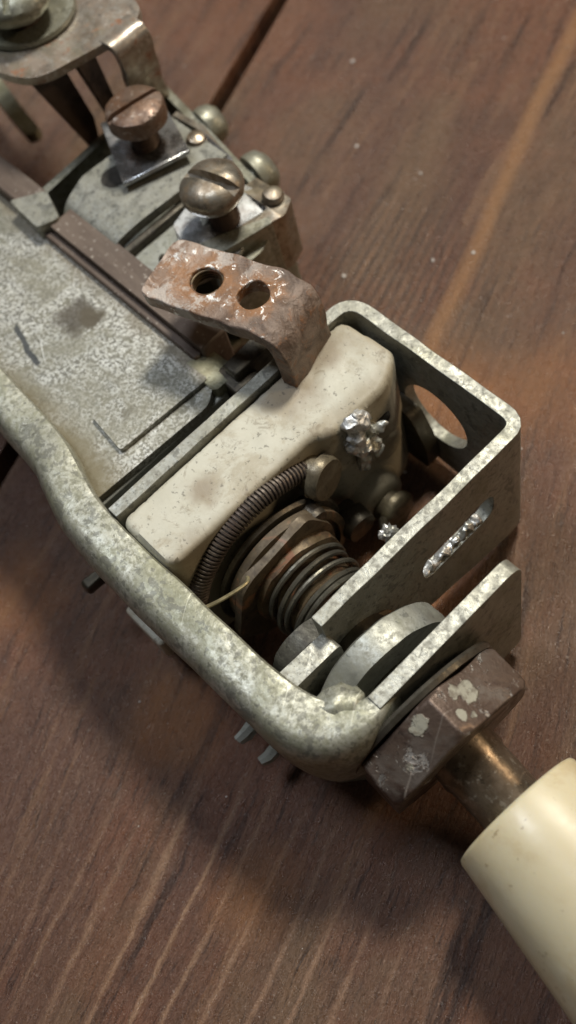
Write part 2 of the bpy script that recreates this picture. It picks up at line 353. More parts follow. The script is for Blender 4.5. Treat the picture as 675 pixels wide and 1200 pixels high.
def prism(bm, poly, lo, hi, ax='Z', holes=(), M=None):
    loops = [list(poly)] + [list(h) for h in holes]
    flat = [p for l in loops for p in l]
    tris = geometry.tessellate_polygon([[Vector((p[0], p[1], 0)) for p in l] for l in loops])
    V = []
    for z in (lo, hi):
        row = []
        for p in flat:
            zz = z(p) if callable(z) else z
            c = Vector(place(ax, p[0], p[1], zz))
            row.append(bm.verts.new(M @ c if M else c))
        V.append(row)
    for t in tris:
        if len(set(t)) < 3: continue
        for row in V:
            try: bm.faces.new([row[i] for i in t])
            except ValueError: pass
    base = 0
    for l in loops:
        n = len(l)
        for i in range(n):
            a, b = base + i, base + (i + 1) % n
            bm.faces.new((V[0][a], V[0][b], V[1][b], V[1][a]))
        base += n
    return bm
def dense(l, st=.8):
    o = []
    for i in range(len(l)):
        p, q = Vector(l[i]), Vector(l[(i + 1) % len(l)]); n = max(1, int((q - p).length / st))
        o += [tuple(p.lerp(q, k / n)) for k in range(n)]
    return o
def fill2d(outer, holes=(), step=1.2):
    loops = [list(outer)] + [list(h) for h in holes]
    pts, edges = [], []
    for l in loops:
        b = len(pts); pts += [Vector(p) for p in l]; edges += [(b + i, b + (i + 1) % len(l)) for i in range(len(l))]
    xs = [p.x for p in pts]; ys = [p.y for p in pts]
    def inside(q, l):
        c = False
        for i in range(len(l)):
            a, b = l[i], l[i - 1]
            if (a[1] > q[1]) != (b[1] > q[1]) and q[0] < (b[0] - a[0]) * (q[1] - a[1]) / (b[1] - a[1]) + a[0]: c = not c
        return c
    nb = len(pts); x = min(xs) + step / 2
    bnd = [tuple(p) for p in pts]
    while x < max(xs):
        y = min(ys) + step / 2
        while y < max(ys):
            q = (x, y)
            if inside(q, loops[0]) and not any(inside(q, h) for h in loops[1:]) and min((q[0] - b[0]) ** 2 + (q[1] - b[1]) ** 2 for b in bnd) > (step * .45) ** 2: pts.append(Vector(q))
            y += step
        x += step
    v, e, f, *_ = geometry.delaunay_2d_cdt(pts, edges, [], 0, 1e-5)
    F = []
    for t in f:
        c = (sum(v[i].x for i in t) / len(t), sum(v[i].y for i in t) / len(t))
        if inside(c, loops[0]) and not any(inside(c, h) for h in loops[1:]): F.append(list(t))
    return v, F
def sheet(bm, outer, holes, fn, step=1.2):       # fn(x, y) -> (front point, back point)
    v, F = fill2d(outer, holes, step)
    A = []; Bk = []
    for p in v:
        a, b = fn(p.x, p.y); A.append(bm.verts.new(a)); Bk.append(bm.verts.new(b))
    cnt = {}
    for t in F:
        bm.faces.new([A[i] for i in t]); bm.faces.new([Bk[i] for i in t[::-1]])
        for i in range(len(t)):
            k = (t[i], t[(i + 1) % len(t)])
            if (k[1], k[0]) in cnt: del cnt[(k[1], k[0])]
            else: cnt[k] = 1
    for a, b in cnt: bm.faces.new((A[a], Bk[a], Bk[b], A[b]))
    return bm
def gprism(bm, poly, lo, hi, holes=(), step=1.2):
    L = lo if callable(lo) else (lambda p: lo); H = hi if callable(hi) else (lambda p: hi)
    return sheet(bm, poly, holes, lambda x, y: (Vector((x, y, H((x, y)))), Vector((x, y, L((x, y))))), step)
def pathfn(path):
    P = [Vector(p) for p in path]; D = [0]
    for a, b in zip(P, P[1:]): D.append(D[-1] + (b - a).length)
    def f(s):
        i = 0
        while i < len(P) - 2 and s > D[i + 1]: i += 1
        t = (s - D[i]) / max(1e-9, D[i + 1] - D[i]); p = P[i].lerp(P[i + 1], t)
        def tan(k):
            k = max(0, min(len(P) - 1, k)); return (P[min(k + 1, len(P) - 1)] - P[max(k - 1, 0)]).normalized()
        d = tan(i).lerp(tan(i + 1), max(0, min(1, t))).normalized(); return p, Vector((-d.y, d.x))
    return f, D
def box(bm, x0, x1, y0, y1, z0, z1, M=None):
    return prism(bm, [(x0, y0), (x1, y0), (x1, y1), (x0, y1)], z0, z1, 'Z', (), M)
def frame(d):
    d = Vector(d).normalized(); u = d.cross(Vector((0, 0, 1)) if abs(d.z) < 0.9 else Vector((1, 0, 0))).normalized()
    return d, u, d.cross(u)
def lathe(bm, prof, org, axis, n=32, wob=0.0):   # prof: (radius, distance along the axis)
    d, u, w = frame(axis); o = Vector(org); rings = []
    for r, h in prof:
        if r <= 1e-6: rings.append([bm.verts.new(o + d * h)]); continue
        ring = []
        for k in range(n):
            a = 2 * math.pi * k / n
            rr = r * (1 + wob * noise.noise(Vector((math.cos(a) * 2, math.sin(a) * 2, h * .3))))
            ring.append(bm.verts.new(o + d * h + (u * math.cos(a) + w * math.sin(a)) * rr))
        rings.append(ring)
    for A, B in zip(rings, rings[1:]):
        for k in range(n):
            q = (k + 1) % n
            if len(A) == 1 and len(B) == 1: break
            if len(A) == 1: bm.faces.new((A[0], B[k], B[q]))
            elif len(B) == 1: bm.faces.new((A[k], A[q], B[0]))
            else: bm.faces.new((A[k], A[q], B[q], B[k]))
    return bm
def tube(bm, pts, rad, n=10, cap=True):
    pts = [Vector(p) for p in pts]; rings = []; prev = None
    for i, p in enumerate(pts):
        d = (pts[min(i + 1, len(pts) - 1)] - pts[max(i - 1, 0)]).normalized()
        if prev is None: _, u, _w = frame(d)
        else: u = (prev - d * prev.dot(d)).normalized()
        prev = u; w = d.cross(u); r = rad(i / (len(pts) - 1)) if callable(rad) else rad
        rings.append([bm.verts.new(p + (u * math.cos(2 * math.pi * k / n) + w * math.sin(2 * math.pi * k / n)) * r) for k in range(n)])
    for A, B in zip(rings, rings[1:]):
        for k in range(n): bm.faces.new((A[k], A[(k + 1) % n], B[(k + 1) % n], B[k]))
    if cap: bm.faces.new(rings[0][::-1]); bm.faces.new(rings[-1])
    return bm
def smoothpath(P, per=6):                        # Catmull-Rom through the points
    P = [Vector(p) for p in P]; out = []
    for i in range(len(P) - 1):
        a = P[max(i - 1, 0)]; b = P[i]; c = P[i + 1]; d = P[min(i + 2, len(P) - 1)]
        for k in range(per):
            t = k / per
            out.append(0.5 * ((2 * b) + (c - a) * t + (2 * a - 5 * b + 4 * c - d) * t * t + (3 * b - a - 3 * c + d) * t ** 3))
    out.append(P[-1]); return out
def cut(o, cutter):                              # carve cutter out of o, then drop the cutter
    md = o.modifiers.new('cut', 'BOOLEAN'); md.operation = 'DIFFERENCE'; md.object = cutter; md.solver = 'EXACT'
    dg = bpy.context.evaluated_depsgraph_get(); dg.update()
    me = bpy.data.meshes.new_from_object(o.evaluated_get(dg))
    o.modifiers.remove(md); old = o.data; o.data = me; me.name = old.name
    me.set_sharp_from_angle(angle=R(35))
    bpy.data.objects.remove(cutter, do_unlink=True)
    return o
def B(): return bmesh.new()

# ------------------------------------------------------------------ the table
table = bpy.data.objects.new('wooden_tabletop', None); col.objects.link(table)
table['kind'] = 'structure'; table['label'] = 'dark stained wooden tabletop of wide boards'
def plank(n0, n1, mat):
    bm = B(); q = []
    gn = Vector((GN[0], GN[1])); gt = Vector((GT[0], GT[1]))
    for a, b in ((n0, -420), (n1, -420), (n1, 420), (n0, 420)):
        q.append(tuple(gn * a + gt * b))
    prism(bm, q, -20, 0)
    o = link('plank', bm, mat, table, bevel=0.5, seg=3); return o
plank(-170, -57.8, m_wood('dark_stained_pine_far', 60, True))
plank(-54.6, 110, m_wood('dark_stained_pine', 0))
plank(112.5, 270, m_wood('dark_stained_pine_near', -90, True))
bm = B(); box(bm, -900, 900, -900, 900, -60, -22)
g = link('gap_floor', bm, MHOLE, table)

# ------------------------------------------------------------------ the mechanism
dev = bpy.data.objects.new('rotary_control', None); col.objects.link(dev)
dev['label'] = 'old dismantled rotary heat control with rusty metal frame, white ceramic block and cream knob'
dev['category'] = 'rotary control'

# --- side bar: one cast bar that swings outward and ends in the corner
bar_c = [(-120, -12.8), (-95, -12.9), (-70, -13.2), (-50, -13.6), (-38, -14.0), (-30, -14.6), (-25, -15.9), (-20, -17.1), (-15, -17.6), (-8, -17.6), (5, -17.4), (13, -17.2), (18, -16.7), (21.2, -15.4), (23.1, -13.0), (23.8, -10.2), (23.6, -7.0)]
path = smoothpath([(x, y, 0) for x, y in bar_c], 6)
bm = B(); rings = []
for i, p in enumerate(path):
    d = (path[min(i + 1, len(path) - 1)] - path[max(i - 1, 0)]).normalized(); sd = Vector((-d.y, d.x, 0))
    s = i / (len(path) - 1)
    hw = 2.85 + 0.2 * min(1, max(0, (p.x + 25) / 12))
    if p.x > 12: hw = 3.05 + 0.3 * min(1, (p.x - 12) / 8)
    tail = min(1.0, max(0.0, (p.y + 15.4) / 8.2)) if p.x > 20 else 0.0
    hw = hw * (1 - tail) + 1.05 * tail
    top = 26.0 + 0.25 * math.sin(p.x * 0.21) - 0.2 * tail; low = 14.0 - 3.5 * min(1, max(0, (p.x - 6) / 12))
    prof = [(-.86, low + 3), (-.97, top - 5.5), (-1.0, top - 3.4), (-0.93, top - 1.9), (-0.72, top - 0.65), (-0.52, top - 0.18), (-.3, top - .02), (0.2, top + .05), (0.74, top), (0.9, top - 0.12), (0.99, top - 0.5), (1.0, top - 4), (1.0, low + 2), (0.6, low), (-0.6, low + .3)]
    rings.append([bm.verts.new(p + sd * (a * hw) + Vector((0, 0, z))) for a, z in prof])
for A_, B_ in zip(rings, rings[1:]):
    n = len(A_)
    for k in range(n): bm.faces.new((A_[k], A_[(k + 1) % n], B_[(k + 1) % n], B_[k]))
bm.faces.new(rings[0]); bm.faces.new(rings[-1][::-1])
link('side_bar', bm, MBAR, dev, ang=38, jitter=0.22, jscale=0.16)
# thinner wall of the channel below the bar, and the corner web
bm = B()
prism(bm, strip([(-120, -13.5), (-38, -14.5), (-26, -16.3), (-16, -17.6), (14, -17.4), (20, -15.8), (23.0, -12)], 1.6), 2.0, 13.5)
link('side_wall', bm, MZD, dev, bevel=0.2)
# rough casting lump of the inner corner
bm = B(); bmesh.ops.create_icosphere(bm, subdivisions=3, radius=1.0)
for v in bm.verts:
    v.co = Vector((v.co.x * 2.3, v.co.y * 3.0, v.co.z * 1.3)); v.co = Matrix.Rotation(R(-30), 3, 'Z') @ v.co + Vector((20.6, -12.2, 24.6))
link('casting_lump', bm, MBAR, dev, ang=80, jitter=0.6, jscale=0.9)

# --- end plate
bm = B(); pl = roundpoly([(-13.5, 2), (12.8, 2), (12.8, 26.1), (-9.5, 25.8)], [0, 1.5, 2.4, 0])
prism(bm, pl, 22.5, 24.4, 'X', [circle((-3.8, 14), 5.2)])
link('end_plate', bm, MZ, dev, bevel=0.35, seg=3)

# --- body plate with raised pad
bm = B()
prism(bm, roundpoly([(-120, -15), (-22, -15), (-21.2, 4.6), (-24.2, 8.6), (-120, 8.9)], [0, .5, 1, 1, 0]), 20.6, 22.0)
body = link('body_plate', bm, MB_, dev, bevel=0.25)
bm = B(); prism(bm, roundpoly([(-31.8, -6.9), (-30.8, 6.6), (-23.9, 7.2), (-24.6, -7.6)], [0.7, 0.9, .6, .6]), 21.6, 22.8)
link('raised_pad', bm, MB_, body, bevel=0.45, seg=3)
bm = B(); prism(bm, [(-22.6, -16), (-21.4, -16), (-21.4, 8.0), (-22.6, 8.0)], 2.5, 20.8)
link('end_wall', bm, MZD, body, bevel=0.2)
bm = B(); box(bm, -120, -22.6, 7.4, 8.6, 2.5, 20.7); link('inner_wall', bm, MDK, body)

# --- brown fibre strip and its clips
bm = B(); box(bm, -61.5, -27.0, 9.3, 13.6, 17.5, 24.1)
fs = link('fibre_strip', bm, MF, dev, bevel=0.35, jitter=0.1)
bm = B(); box(bm, -62.5, -27.6, 8.0, 9.25, 17.5, 23.0); link('fibre_lip', bm, MF, fs, bevel=0.25, jitter=0.1)
bm = B(); box(bm, -120, -67.2, 8.9, 13.2, 17.5, 24.0); link('fibre_strip', bm, MF, dev, bevel=0.35)
bm = B()
prism(bm, roundpoly([(-69.6, 8.2), (-62.0, 7.6), (-60.8, 11.0), (-66.6, 13.0)], 0.7), 21.9, 24.7)
link('holding_clip', bm, MZ, dev, bevel=0.7, seg=3, jitter=0.15)
bm = B()
prism(bm, roundpoly([(-28.4, 6.6), (-27.4, 10.6), (-22.2, 11.2), (-21.8, 6.4)], 0.9), lambda p: 20.0, lambda p: 22.6 - .16 * (p[1] - 7))
link('holding_clip', bm, MCL, dev, bevel=0.6, seg=3, jitter=0.25, jscale=.5)
bm = B(); box(bm, -24.4, -19.4, 8.2, 12.5, 14, 22.2); box(bm, -23.2, -20.6, 9.5, 16.5, 19.5, 24.0)
link('contact_stub', bm, MDK, dev, bevel=0.3, jitter=0.3)

# --- stirrup bracket: leg behind the ceramic, long wall with the round hole, front flange with the slot
bp = roundpoly([(-16.2, -14.5), (-16.2, 26.4), (12.4, 26.4), (12.4, -7.4)], [0, 3.0, 2.3, 0], 8, closed=False)
bf, bd = pathfn(bp); LT = bd[-1]
s_hole = 40.9 - 1.6 + 15.2; s_v = lambda v: LT - (v + 7.4)
outer = dense([(0, 3), (LT - 30.4, 2.2), (LT, 6), (LT, 26.2), (0, 26.2)])
def bfn(x, z):
    p, n = bf(x); return Vector((p.x + n.x * .88, p.y + n.y * .88, z)), Vector((p.x - n.x * .88, p.y - n.y * .88, z))
slot = roundpoly([(s_v(7.8), 12.4), (s_v(20.4), 13.0), (s_v(20.4), 18.2), (s_v(7.8), 17.6)], 2.2, 6)
bm = B(); sheet(bm, outer, [circle((s_hole, 13.8), 5.5, 36), slot], bfn, 1.1)
br = link('bracket', bm, MZ, dev, bevel=0.38, seg=3, ang=45, jitter=0.12, jscale=.2)
bm = B()
prism(bm, roundpoly([(-15.6, 8), (-6.9, 8), (-6.9, 23.0), (-15.6, 23.4)], [.3, .3, .8, .3]), 12.6, 15.2, 'X')
link('stop_tab', bm, MZ, br, bevel=0.4, seg=3, jitter=0.15)

# --- ceramic block
bm = B()
outl = [(-14.9, -14.5), (-15.2, 23.8), (-6.4, 24.6), (-3.5, 20.5), (-3.6, 11.0), (-5.3, 8.6), (-5.3, -14.3)]
rp = roundpoly(outl, [1.5, 1.4, 1.4, 2.0, 1.0, 1.0, 2.2], 5)
def edge_d(p):
    q = Vector(p); m = 9
    for i in range(len(rp)):
        a, b = Vector(rp[i - 1]), Vector(rp[i]); ab = b - a; l2 = ab.length_squared
        t = max(0, min(1, (q - a).dot(ab) / l2)) if l2 > 1e-12 else 0
        m = min(m, (a + ab * t - q).length)
    return m
def crown(p):
    r = .75 if p[1] < 6 else 1.0; d = min(r, edge_d(p))
    return 25.7 - (r - math.sqrt(max(0, r * r - (r - d) ** 2))) - .08 * noise.noise(Vector((p[0] * .35, p[1] * .35, 4))) - .5 * max(0, noise.noise(Vector((p[0] * 1.1, p[1] * 1.1, 2))) - .2) * (1 if d < r * .8 else 0)
gprism(bm, dense(rp, .35), 3.0, crown, step=.38)
cer = link('ceramic_block', bm, MC, dev, ang=45, jitter=.03, jscale=.5)
for (v, z, r, h, u) in ((14.0, 20.0, 4.6, 1.0, -4.3), (14.4, 6.0, 3.9, 1.6, -2.8), (18.6, 13.0, 2.6, .6, -3.9)):
    bm = B(); lathe(bm, [(r * 1.2, -1), (r * 1.05, h * .3), (r * .92, h * .8), (r * .7, h), (0, h)], (u, v, z), (1, 0, 0.05), 32)
    link('ceramic_boss', bm, MC, cer, ang=60, jitter=.2)
# dark slab right of the block, standing in for its shaded far side
bm = B(); prism(bm, roundpoly([(-9, 3), (-1.38, 3), (-1.4, 8), (-4, 14), (-9, 14)], 1.2), 23.2, 25.4, 'Y')
link('ceramic_shade_side', bm, MDK, cer, bevel=.4)

# --- wire-wound coil
bm = B(); cc = Vector((-4.9, -1.5, 11.2)); RR = 13.0; pts = []
turns = 56; a0, a1 = R(172), R(42)
for i in range(turns * 12 + 1):
    f = i / (turns * 12); a = a0 + (a1 - a0) * f; t = 2 * math.pi * turns * f
    t += .5 * noise.noise(Vector((f * 22, 0, 1))) * 2; w2 = 1.22 + .10 * noise.noise(Vector((f * 60, 3, 0))); rr = RR + w2 * math.cos(t) + .25 * noise.noise(Vector((f * 6, 9, 0))); pts.append(cc + Vector((1.22 * math.sin(t), rr * math.cos(a), rr * math.sin(a))))
tube(bm, pts, 0.21, 5)
coil = link('resistance_coil', bm, MCOIL, dev, ang=70)
bm = B(); tube(bm, [cc + Vector((0, RR * math.cos(a0 + (a1 - a0) * k / 30), RR * math.sin(a0 + (a1 - a0) * k / 30))) for k in range(31)], 1.05, 10)
link('coil_core', bm, MCOIL, coil)

# --- rotor plate, bowl, shaft, spring, cam
AX = Vector((1, -0.045, 0.03)).normalized(); O0 = Vector((-3.6, -2.0, 11.8))
def ax(h): return O0 + AX * h
bm = B(); lathe(bm, [(0, 0), (9.8, 0), (10.1, .35), (9.8, .8), (8.6, 0.9), (8.2, 1.7), (0, 1.7)], ax(0.4), AX, 48); link('rotor_disc', bm, MDK, dev)
bm = B(); lathe(bm, [(9.2, 0), (9.3, 1.2), (8.6, 1.4), (8.2, 1.4), (8.2, 0)], ax(1.6), AX, 48); link('rotor_ring', bm, MBR, dev)
bm = B(); M_ = Matrix.Translation(ax(2.4)) @ Matrix.Rotation(R(8), 4, 'X')
prism(bm, roundpoly([(-11, -1), (-6, 8.2), (5.5, 8.8), (7.5, 3), (6, -7), (-7, -8)], [1, 2, 2.5, 2, 3, 3]), 0, 1.3, 'X', (), M_)
link('rotor_arm', bm, MBR, dev, bevel=.3, jitter=.25)
bm = B(); lathe(bm, [(6.9, 2.5), (6.9, 4.2), (5.6, 4.5), (5.1, 4.8)] + [(5.25 - .35 * (i % 2), 5.2 + i * .45) for i in range(27)] + [(0, 17.5)], ax(1), AX, 32, .05)
link('hub', bm, MSH, dev, jitter=.25)
bm = B(); pts = []; turns = 5.2
_, uu, ww = frame(AX)
for i in range(int(turns * 36) + 1):
    f = i / (turns * 36); t = 2 * math.pi * turns * f; h = 4.4 + .35 * math.sin(f * 19) + 7.8 * f ** 0.9
    pts.append(ax(h) + (uu * math.cos(t) + ww * math.sin(t)) * (6.2 - 0.5 * f + .22 * math.sin(t * .5 + 1)))
tube(bm, pts, .38, 8); link('spring', bm, MSP, dev)
bm = B(); prism(bm, roundpoly([(-13.6, 8.5), (-13.2, 17.6), (-9.2, 20.2), (-3.5, 17.2), (1, 15), (2, 7), (-6, 3)], 2.2), 8.6, 11.2, 'X')
link('stop_cam', bm, MCAM, dev, bevel=.5, seg=3, jitter=.35, jscale=.5)
# brass contact finger
bm = B(); pf = [(-0.5, -15.6, 22.6), (0.6, -12.4, 22.4), (0.9, -9.0, 21.6), (.2, -8.2, 21.2)]
tube(bm, smoothpath(pf, 5), .26, 8); link('contact_finger', bm, m_plain('bright_brass_wire', (0.62, 0.55, 0.34), .3, .8), dev)

# --- grey disc between flange and end plate, washers, nut, shaft, knob
bm = B(); lathe(bm, [(0, 0), (8.6, 0), (9.4, 0.5), (9.5, 2.4), (9.2, 3.8), (0, 3.8)], (16.4, -4.2, 14.6), AX, 56); link('thrust_disc', bm, MZD, dev, ang=50, jitter=.12)
bm = B(); lathe(bm, [(5, 0), (5, 12)], (12, -4.0, 13.8), AX, 24); link('bush', bm, MDK, dev)
AN = Vector((1, -0.06, -0.15)).normalized(); N0 = Vector((24.3, -4.7, 15.6))
def an(h): return N0 + AN * h
bm = B(); lathe(bm, [(4, 0.1), (10.6, 0.1), (10.8, .5), (10.6, 1.1), (4, 1.1)], N0, AN, 48); link('washer', bm, MDK, dev)
d_, u_, w_ = frame(AN)
bm = B(); nz = 12; HR = 11.3; rings = []
for h, k in ((1.2, .93), (1.8, 1.0), (6.4, 1.0), (7.2, .93)):
    ring = []
    for i in range(6):
        for s_ in range(6):
            a = R(60 * i + 32); b2 = R(60 * (i + 1) + 32); q = s_ / 6
            p = Vector((math.cos(a), math.sin(a))) * (1 - q) + Vector((math.cos(b2), math.sin(b2))) * q
            rr = p.length; kk = k if k == 1.0 else min(1.0, k / rr if rr > k else 1.0)
            p = p * kk * HR
            ring.append(bm.verts.new(an(h) + u_ * p.x + w_ * p.y))
    rings.append(ring)
for A_, B_ in zip(rings, rings[1:]):
    for k in range(36): bm.faces.new((A_[k], A_[(k + 1) % 36], B_[(k + 1) % 36], B_[k]))
bm.faces.new(rings[0]); bm.faces.new(rings[-1])
nut = link('hex_nut', bm, MNUT, dev, bevel=1.2, seg=5, jitter=.35, jscale=.22)
bm = B(); lathe(bm, [(4.2, 5), (4.2, 9.2), (4.0, 9.6), (3.9, 18.5), (0, 18.5)], N0, AN, 32, .02); link('shaft', bm, m_metal('brown_worn_shaft', (0.20, 0.16, 0.12), (0.08, 0.06, 0.045), 350, .5, .75, .36, blotch=(0.11, .08, .055), light=(.45, .42, .37)), dev)
KA = Vector((1, -0.075, -0.07)).normalized()
K0 = an(15.5)
bm = B(); lathe(bm, [(4.0, 3), (4.0, 0.6), (4.3, 0.0), (7.9, 0.0), (8.3, .12), (8.5, .5), (9.0, 5), (11.0, 22), (11.4, 34), (10.8, 37), (8, 38.3), (0, 38.5)], K0, KA, 96)
link('cream_knob', bm, MK, dev, ang=50)
# paint chips on the nut
vw = Vector((.25, -.2, .95)); best = max(range(6), key=lambda i: (u_ * math.cos(R(62 + 60 * i)) + w_ * math.sin(R(62 + 60 * i))).dot(vw))
spots = []
for (h, a, r, f_) in ((2.8, -15, 1.25, 0), (5.2, 8, .5, 0), (3.4, 8, 1.5, -1), (2.6, 14, .9, -1), (5.0, 22, .5, -1), (3.6, -20, .5, 1), (5.9, 16, .5, -1)):
    base = 62 + 60 * (best + f_)
    nrm = u_ * math.cos(R(base)) + w_ * math.sin(R(base)); tg = AN.cross(nrm); ap = HR * math.cos(R(30))
    spots.append((tuple(an(h) + nrm * ap + tg * (ap * math.tan(R(a)))), r))
def m_nut():
    t = NT('brown_worn_nut')
    a = t.noise(300, 6, .72, .5); b = t.noise(900, 5, .7); big = t.noise(110, 5, .7, .8)
    c = t.mix(t.rng(a, .4, .62), (0.150, 0.108, 0.086), (0.070, 0.045, 0.035))
    c = t.mix(t.rng(big, .5, .62, 0, .6), c, (0.19, 0.165, 0.145))
    c = t.mix(t.rng(b, .60, .68, 0, .7), c, (0.035, 0.024, 0.02))
    bare = t.math('MULTIPLY', t.rng(t.noise(420, 5, .75, .4), .58, .62), t.rng(big, .42, .55))
    c = t.mix(bare, c, (0.50, 0.47, 0.44))
    sc = t.math('MAXIMUM', t.scratch(12, .70), t.scratch(75, .72)); c = t.mix(t.math('MULTIPLY', sc, .6), c, (0.36, 0.31, 0.27))
    pm = None
    for p, r in spots:
        k = t.near(p, r * .86, r, 2.6, 620)
        pm = k if pm is None else t.math('MAXIMUM', pm, k)
    c = t.mix(t.math('MULTIPLY', pm, .9), c, t.mix(t.rng(b, .45, .6), (0.34, 0.33, 0.27), (0.19, 0.17, 0.135)))
    met = t.math('MULTIPLY', t.math('SUBTRACT', 1.0, pm), t.rng(bare, 0, 1, .5, .9))
    nb = t.bump(a, .14); nb = t.bump(b, .06, 1, nb); nb = t.bump(pm, .12, 1, nb); nb = t.bump(bare, -.08, 1, nb)
    return t.done(c, t.rng(a, .35, .65, .30, .55), met, nb)
nut.data.materials[0] = m_nut()

# --- rivets, solder joint, terminal
def rivet(u, v, z, r, h, mat, tilt=(1, 0, 0.0)):
    bm = B(); lathe(bm, [(r * .8, -1.5), (r * .8, 0), (r, .15), (r, h * .7), (r * .9, h), (r * .4, h * 1.06), (0, h * 1.06)], (u, v, z), tilt, 24)
    link('rivet', bm, mat, dev, ang=50, jitter=.12)
rivet(-3.6, 7.2, 20.6, 3.1, 1.7, MRV, (1, .25, .1)); rivet(0.2, 14.6, 5.2, 3.0, 1.3, MRV, (1, .1, .1)); rivet(-1.6, 8.6, 9.6, 2.4, 2.6, MDK); rivet(-2.5, 3.5, 17.8, 1.6, 2.2, MDK)
def solder(name, lumps, jit, seed, vox=.22):
    bm = B(); rr_ = random.Random(seed)
    for (u, v, z, a, b, c) in lumps:
        vs = bmesh.ops.create_icosphere(bm, subdivisions=3, radius=1.0)['verts']
        M = Matrix.Translation((u, v, z)) @ Matrix.Rotation(rr_.uniform(-.6, .6), 4, 'X') @ Matrix.Rotation(rr_.uniform(-.5, .5), 4, 'Z') @ Matrix.Diagonal((a, b, c, 1))
        for q in vs: q.co = M @ q.co
    o = link(name, bm, MSOL, dev, ang=80)
    m1 = o.modifiers.new('fuse', 'REMESH'); m1.mode = 'VOXEL'; m1.voxel_size = vox * S
    dg = bpy.context.evaluated_depsgraph_get(); dg.update(); me = bpy.data.meshes.new_from_object(o.evaluated_get(dg)); o.modifiers.remove(m1); o.data = me; me.name = name
    for v in me.vertices:
        c = v.co / S; v.co = (c + noise.noise_vector(c * .7) * jit + noise.noise_vector(c * 1.9) * jit * .4) * S
    me.polygons.foreach_set('use_smooth', [True] * len(me.polygons)); return o
solder('solder_blob', [(-3.2, 14.4, 24.6, 1.3, 1.9, 1.5), (-3.0, 13.6, 22.4, 1.5, 1.3, 1.8), (-2.6, 14.0, 20.2, 1.3, 1.5, 1.4), (-2.0, 15.2, 19.4, 1.2, 2.0, .7), (-2.2, 13.4, 17.6, 1.2, .9, 1.6), (-2.0, 16.6, 21.8, .7, 1.6, .55), (-2.8, 12.6, 21.0, 1.0, .7, 2.2), (-4.0, 14.2, 21, .8, 3.0, 4.2), (-1.6, 15.6, 17.6, .6, .8, .6)], .6, 3)
solder('torn_foil', [(12.4, 8.8 + i * .85, 12.75 + .05 * i + .25 * math.sin(i * 2.3), .75, .62, .45 + .2 * math.sin(i * 1.7)) for i in range(12)], .45, 9, .16)
bm = B(); box(bm, -4.8, -3.2, 16.0, 20.0, 18.6, 20.6); link('lead_slot', bm, MHOLE, dev, bevel=.8, seg=3, jitter=.3)
bm = B(); bmesh.ops.create_icosphere(bm, subdivisions=3, radius=1.0)
for v in bm.verts:
    c = v.co.copy(); q = 1 + .7 * noise.noise(c * 2.2); v.co = c * q * 1.1 + Vector((6.3, 8.9, 15))
link('solder_tip', bm, MSOL, dev, ang=25)
bm = B(); tube(bm, smoothpath([(6.3, 8.9, 14.6), (4, 10, 9), (1, 12, 7)], 5), .6, 8); link('solder_lead', bm, MDK, dev)

# --- rusty tab with a tapped and a plain hole
TD = Vector((.953, .302, 0)); TW = Vector((-.302, .953, 0)); T0 = Vector((-34.4, 11.2, 33.0))
tp = roundpoly([(0, 0), (20.6, 0.5), (21.2, -6.5), (20.6, -12)], [0, 4.4, 2.5, 0], 10, closed=False)
tf, td = pathfn(tp); TL = td[-1]
def tfn(x, w):
    p, n = tf(x); k = max(0, min(1, (x - 17) / 6))
    c = T0 + TD * p.x + TW * (w * (1 - .06 * k) - .8 * k) + Vector((0, 0, p.y)) + Vector((-.35, 1, 0)) * 0
    nn = TD * n.x + Vector((0, 0, n.y)); return c + nn * 1.0, c - nn * 1.0
outer = dense(roundpoly([(0.2, -4.9), (0, 4.9), (19, 4.9), (TL, 4.6), (TL, -4.8), (19, -4.9)], [2.0, 2.2, 0, 0, 0, 0], 6), .7)
bm = B(); sheet(bm, outer, [circle((7.8, 0.0), 2.15, 24), circle((14.6, 0.1), 2.05, 24)], tfn, .8)
tab = link('rusty_tab', bm, MR, dev, bevel=.45, seg=3, ang=50, jitter=.3, jscale=.35)
for k in range(4):
    pts = [Vector((-27.0 + 2.05 * math.cos(2 * math.pi * i / 24), 13.55 + 2.05 * math.sin(2 * math.pi * i / 24), 33.5 - k * .45 + .018 * i)) for i in range(25)]
    bm = B(); tube(bm, pts, .17, 6); link('screw_thread', bm, MSH, tab)

# --- terminal tray, upper left
bm = B()
prism(bm, strip(roundpoly([(-73.5, 10), (-69.6, 12.4), (-70.8, 28), (-72.5, 39.2), (-37.2, 33.2), (-34.8, 25.5), (-36.2, 19.5)], [0, 1, 1, 1.6, 2.4, 2, 0], 6, closed=False), 1.3), lambda p: 6, lambda p: 22)
tray = link('terminal_tray', bm, MNG, dev, bevel=.3, jitter=.15)
bm = B(); prism(bm, [(-69, 9), (-70, 36), (-38, 32), (-35.5, 24), (-36, 9)], 6.5, 7.8); link('tray_floor', bm, MNG, tray)
bm = B(); prism(bm, roundpoly([(-37, 30.8), (-35.2, 24.8), (-36.5, 14), (-46, 14), (-44, 26)], 1), 11, 12.2); link('tray_step', bm, MPAINT, tray)
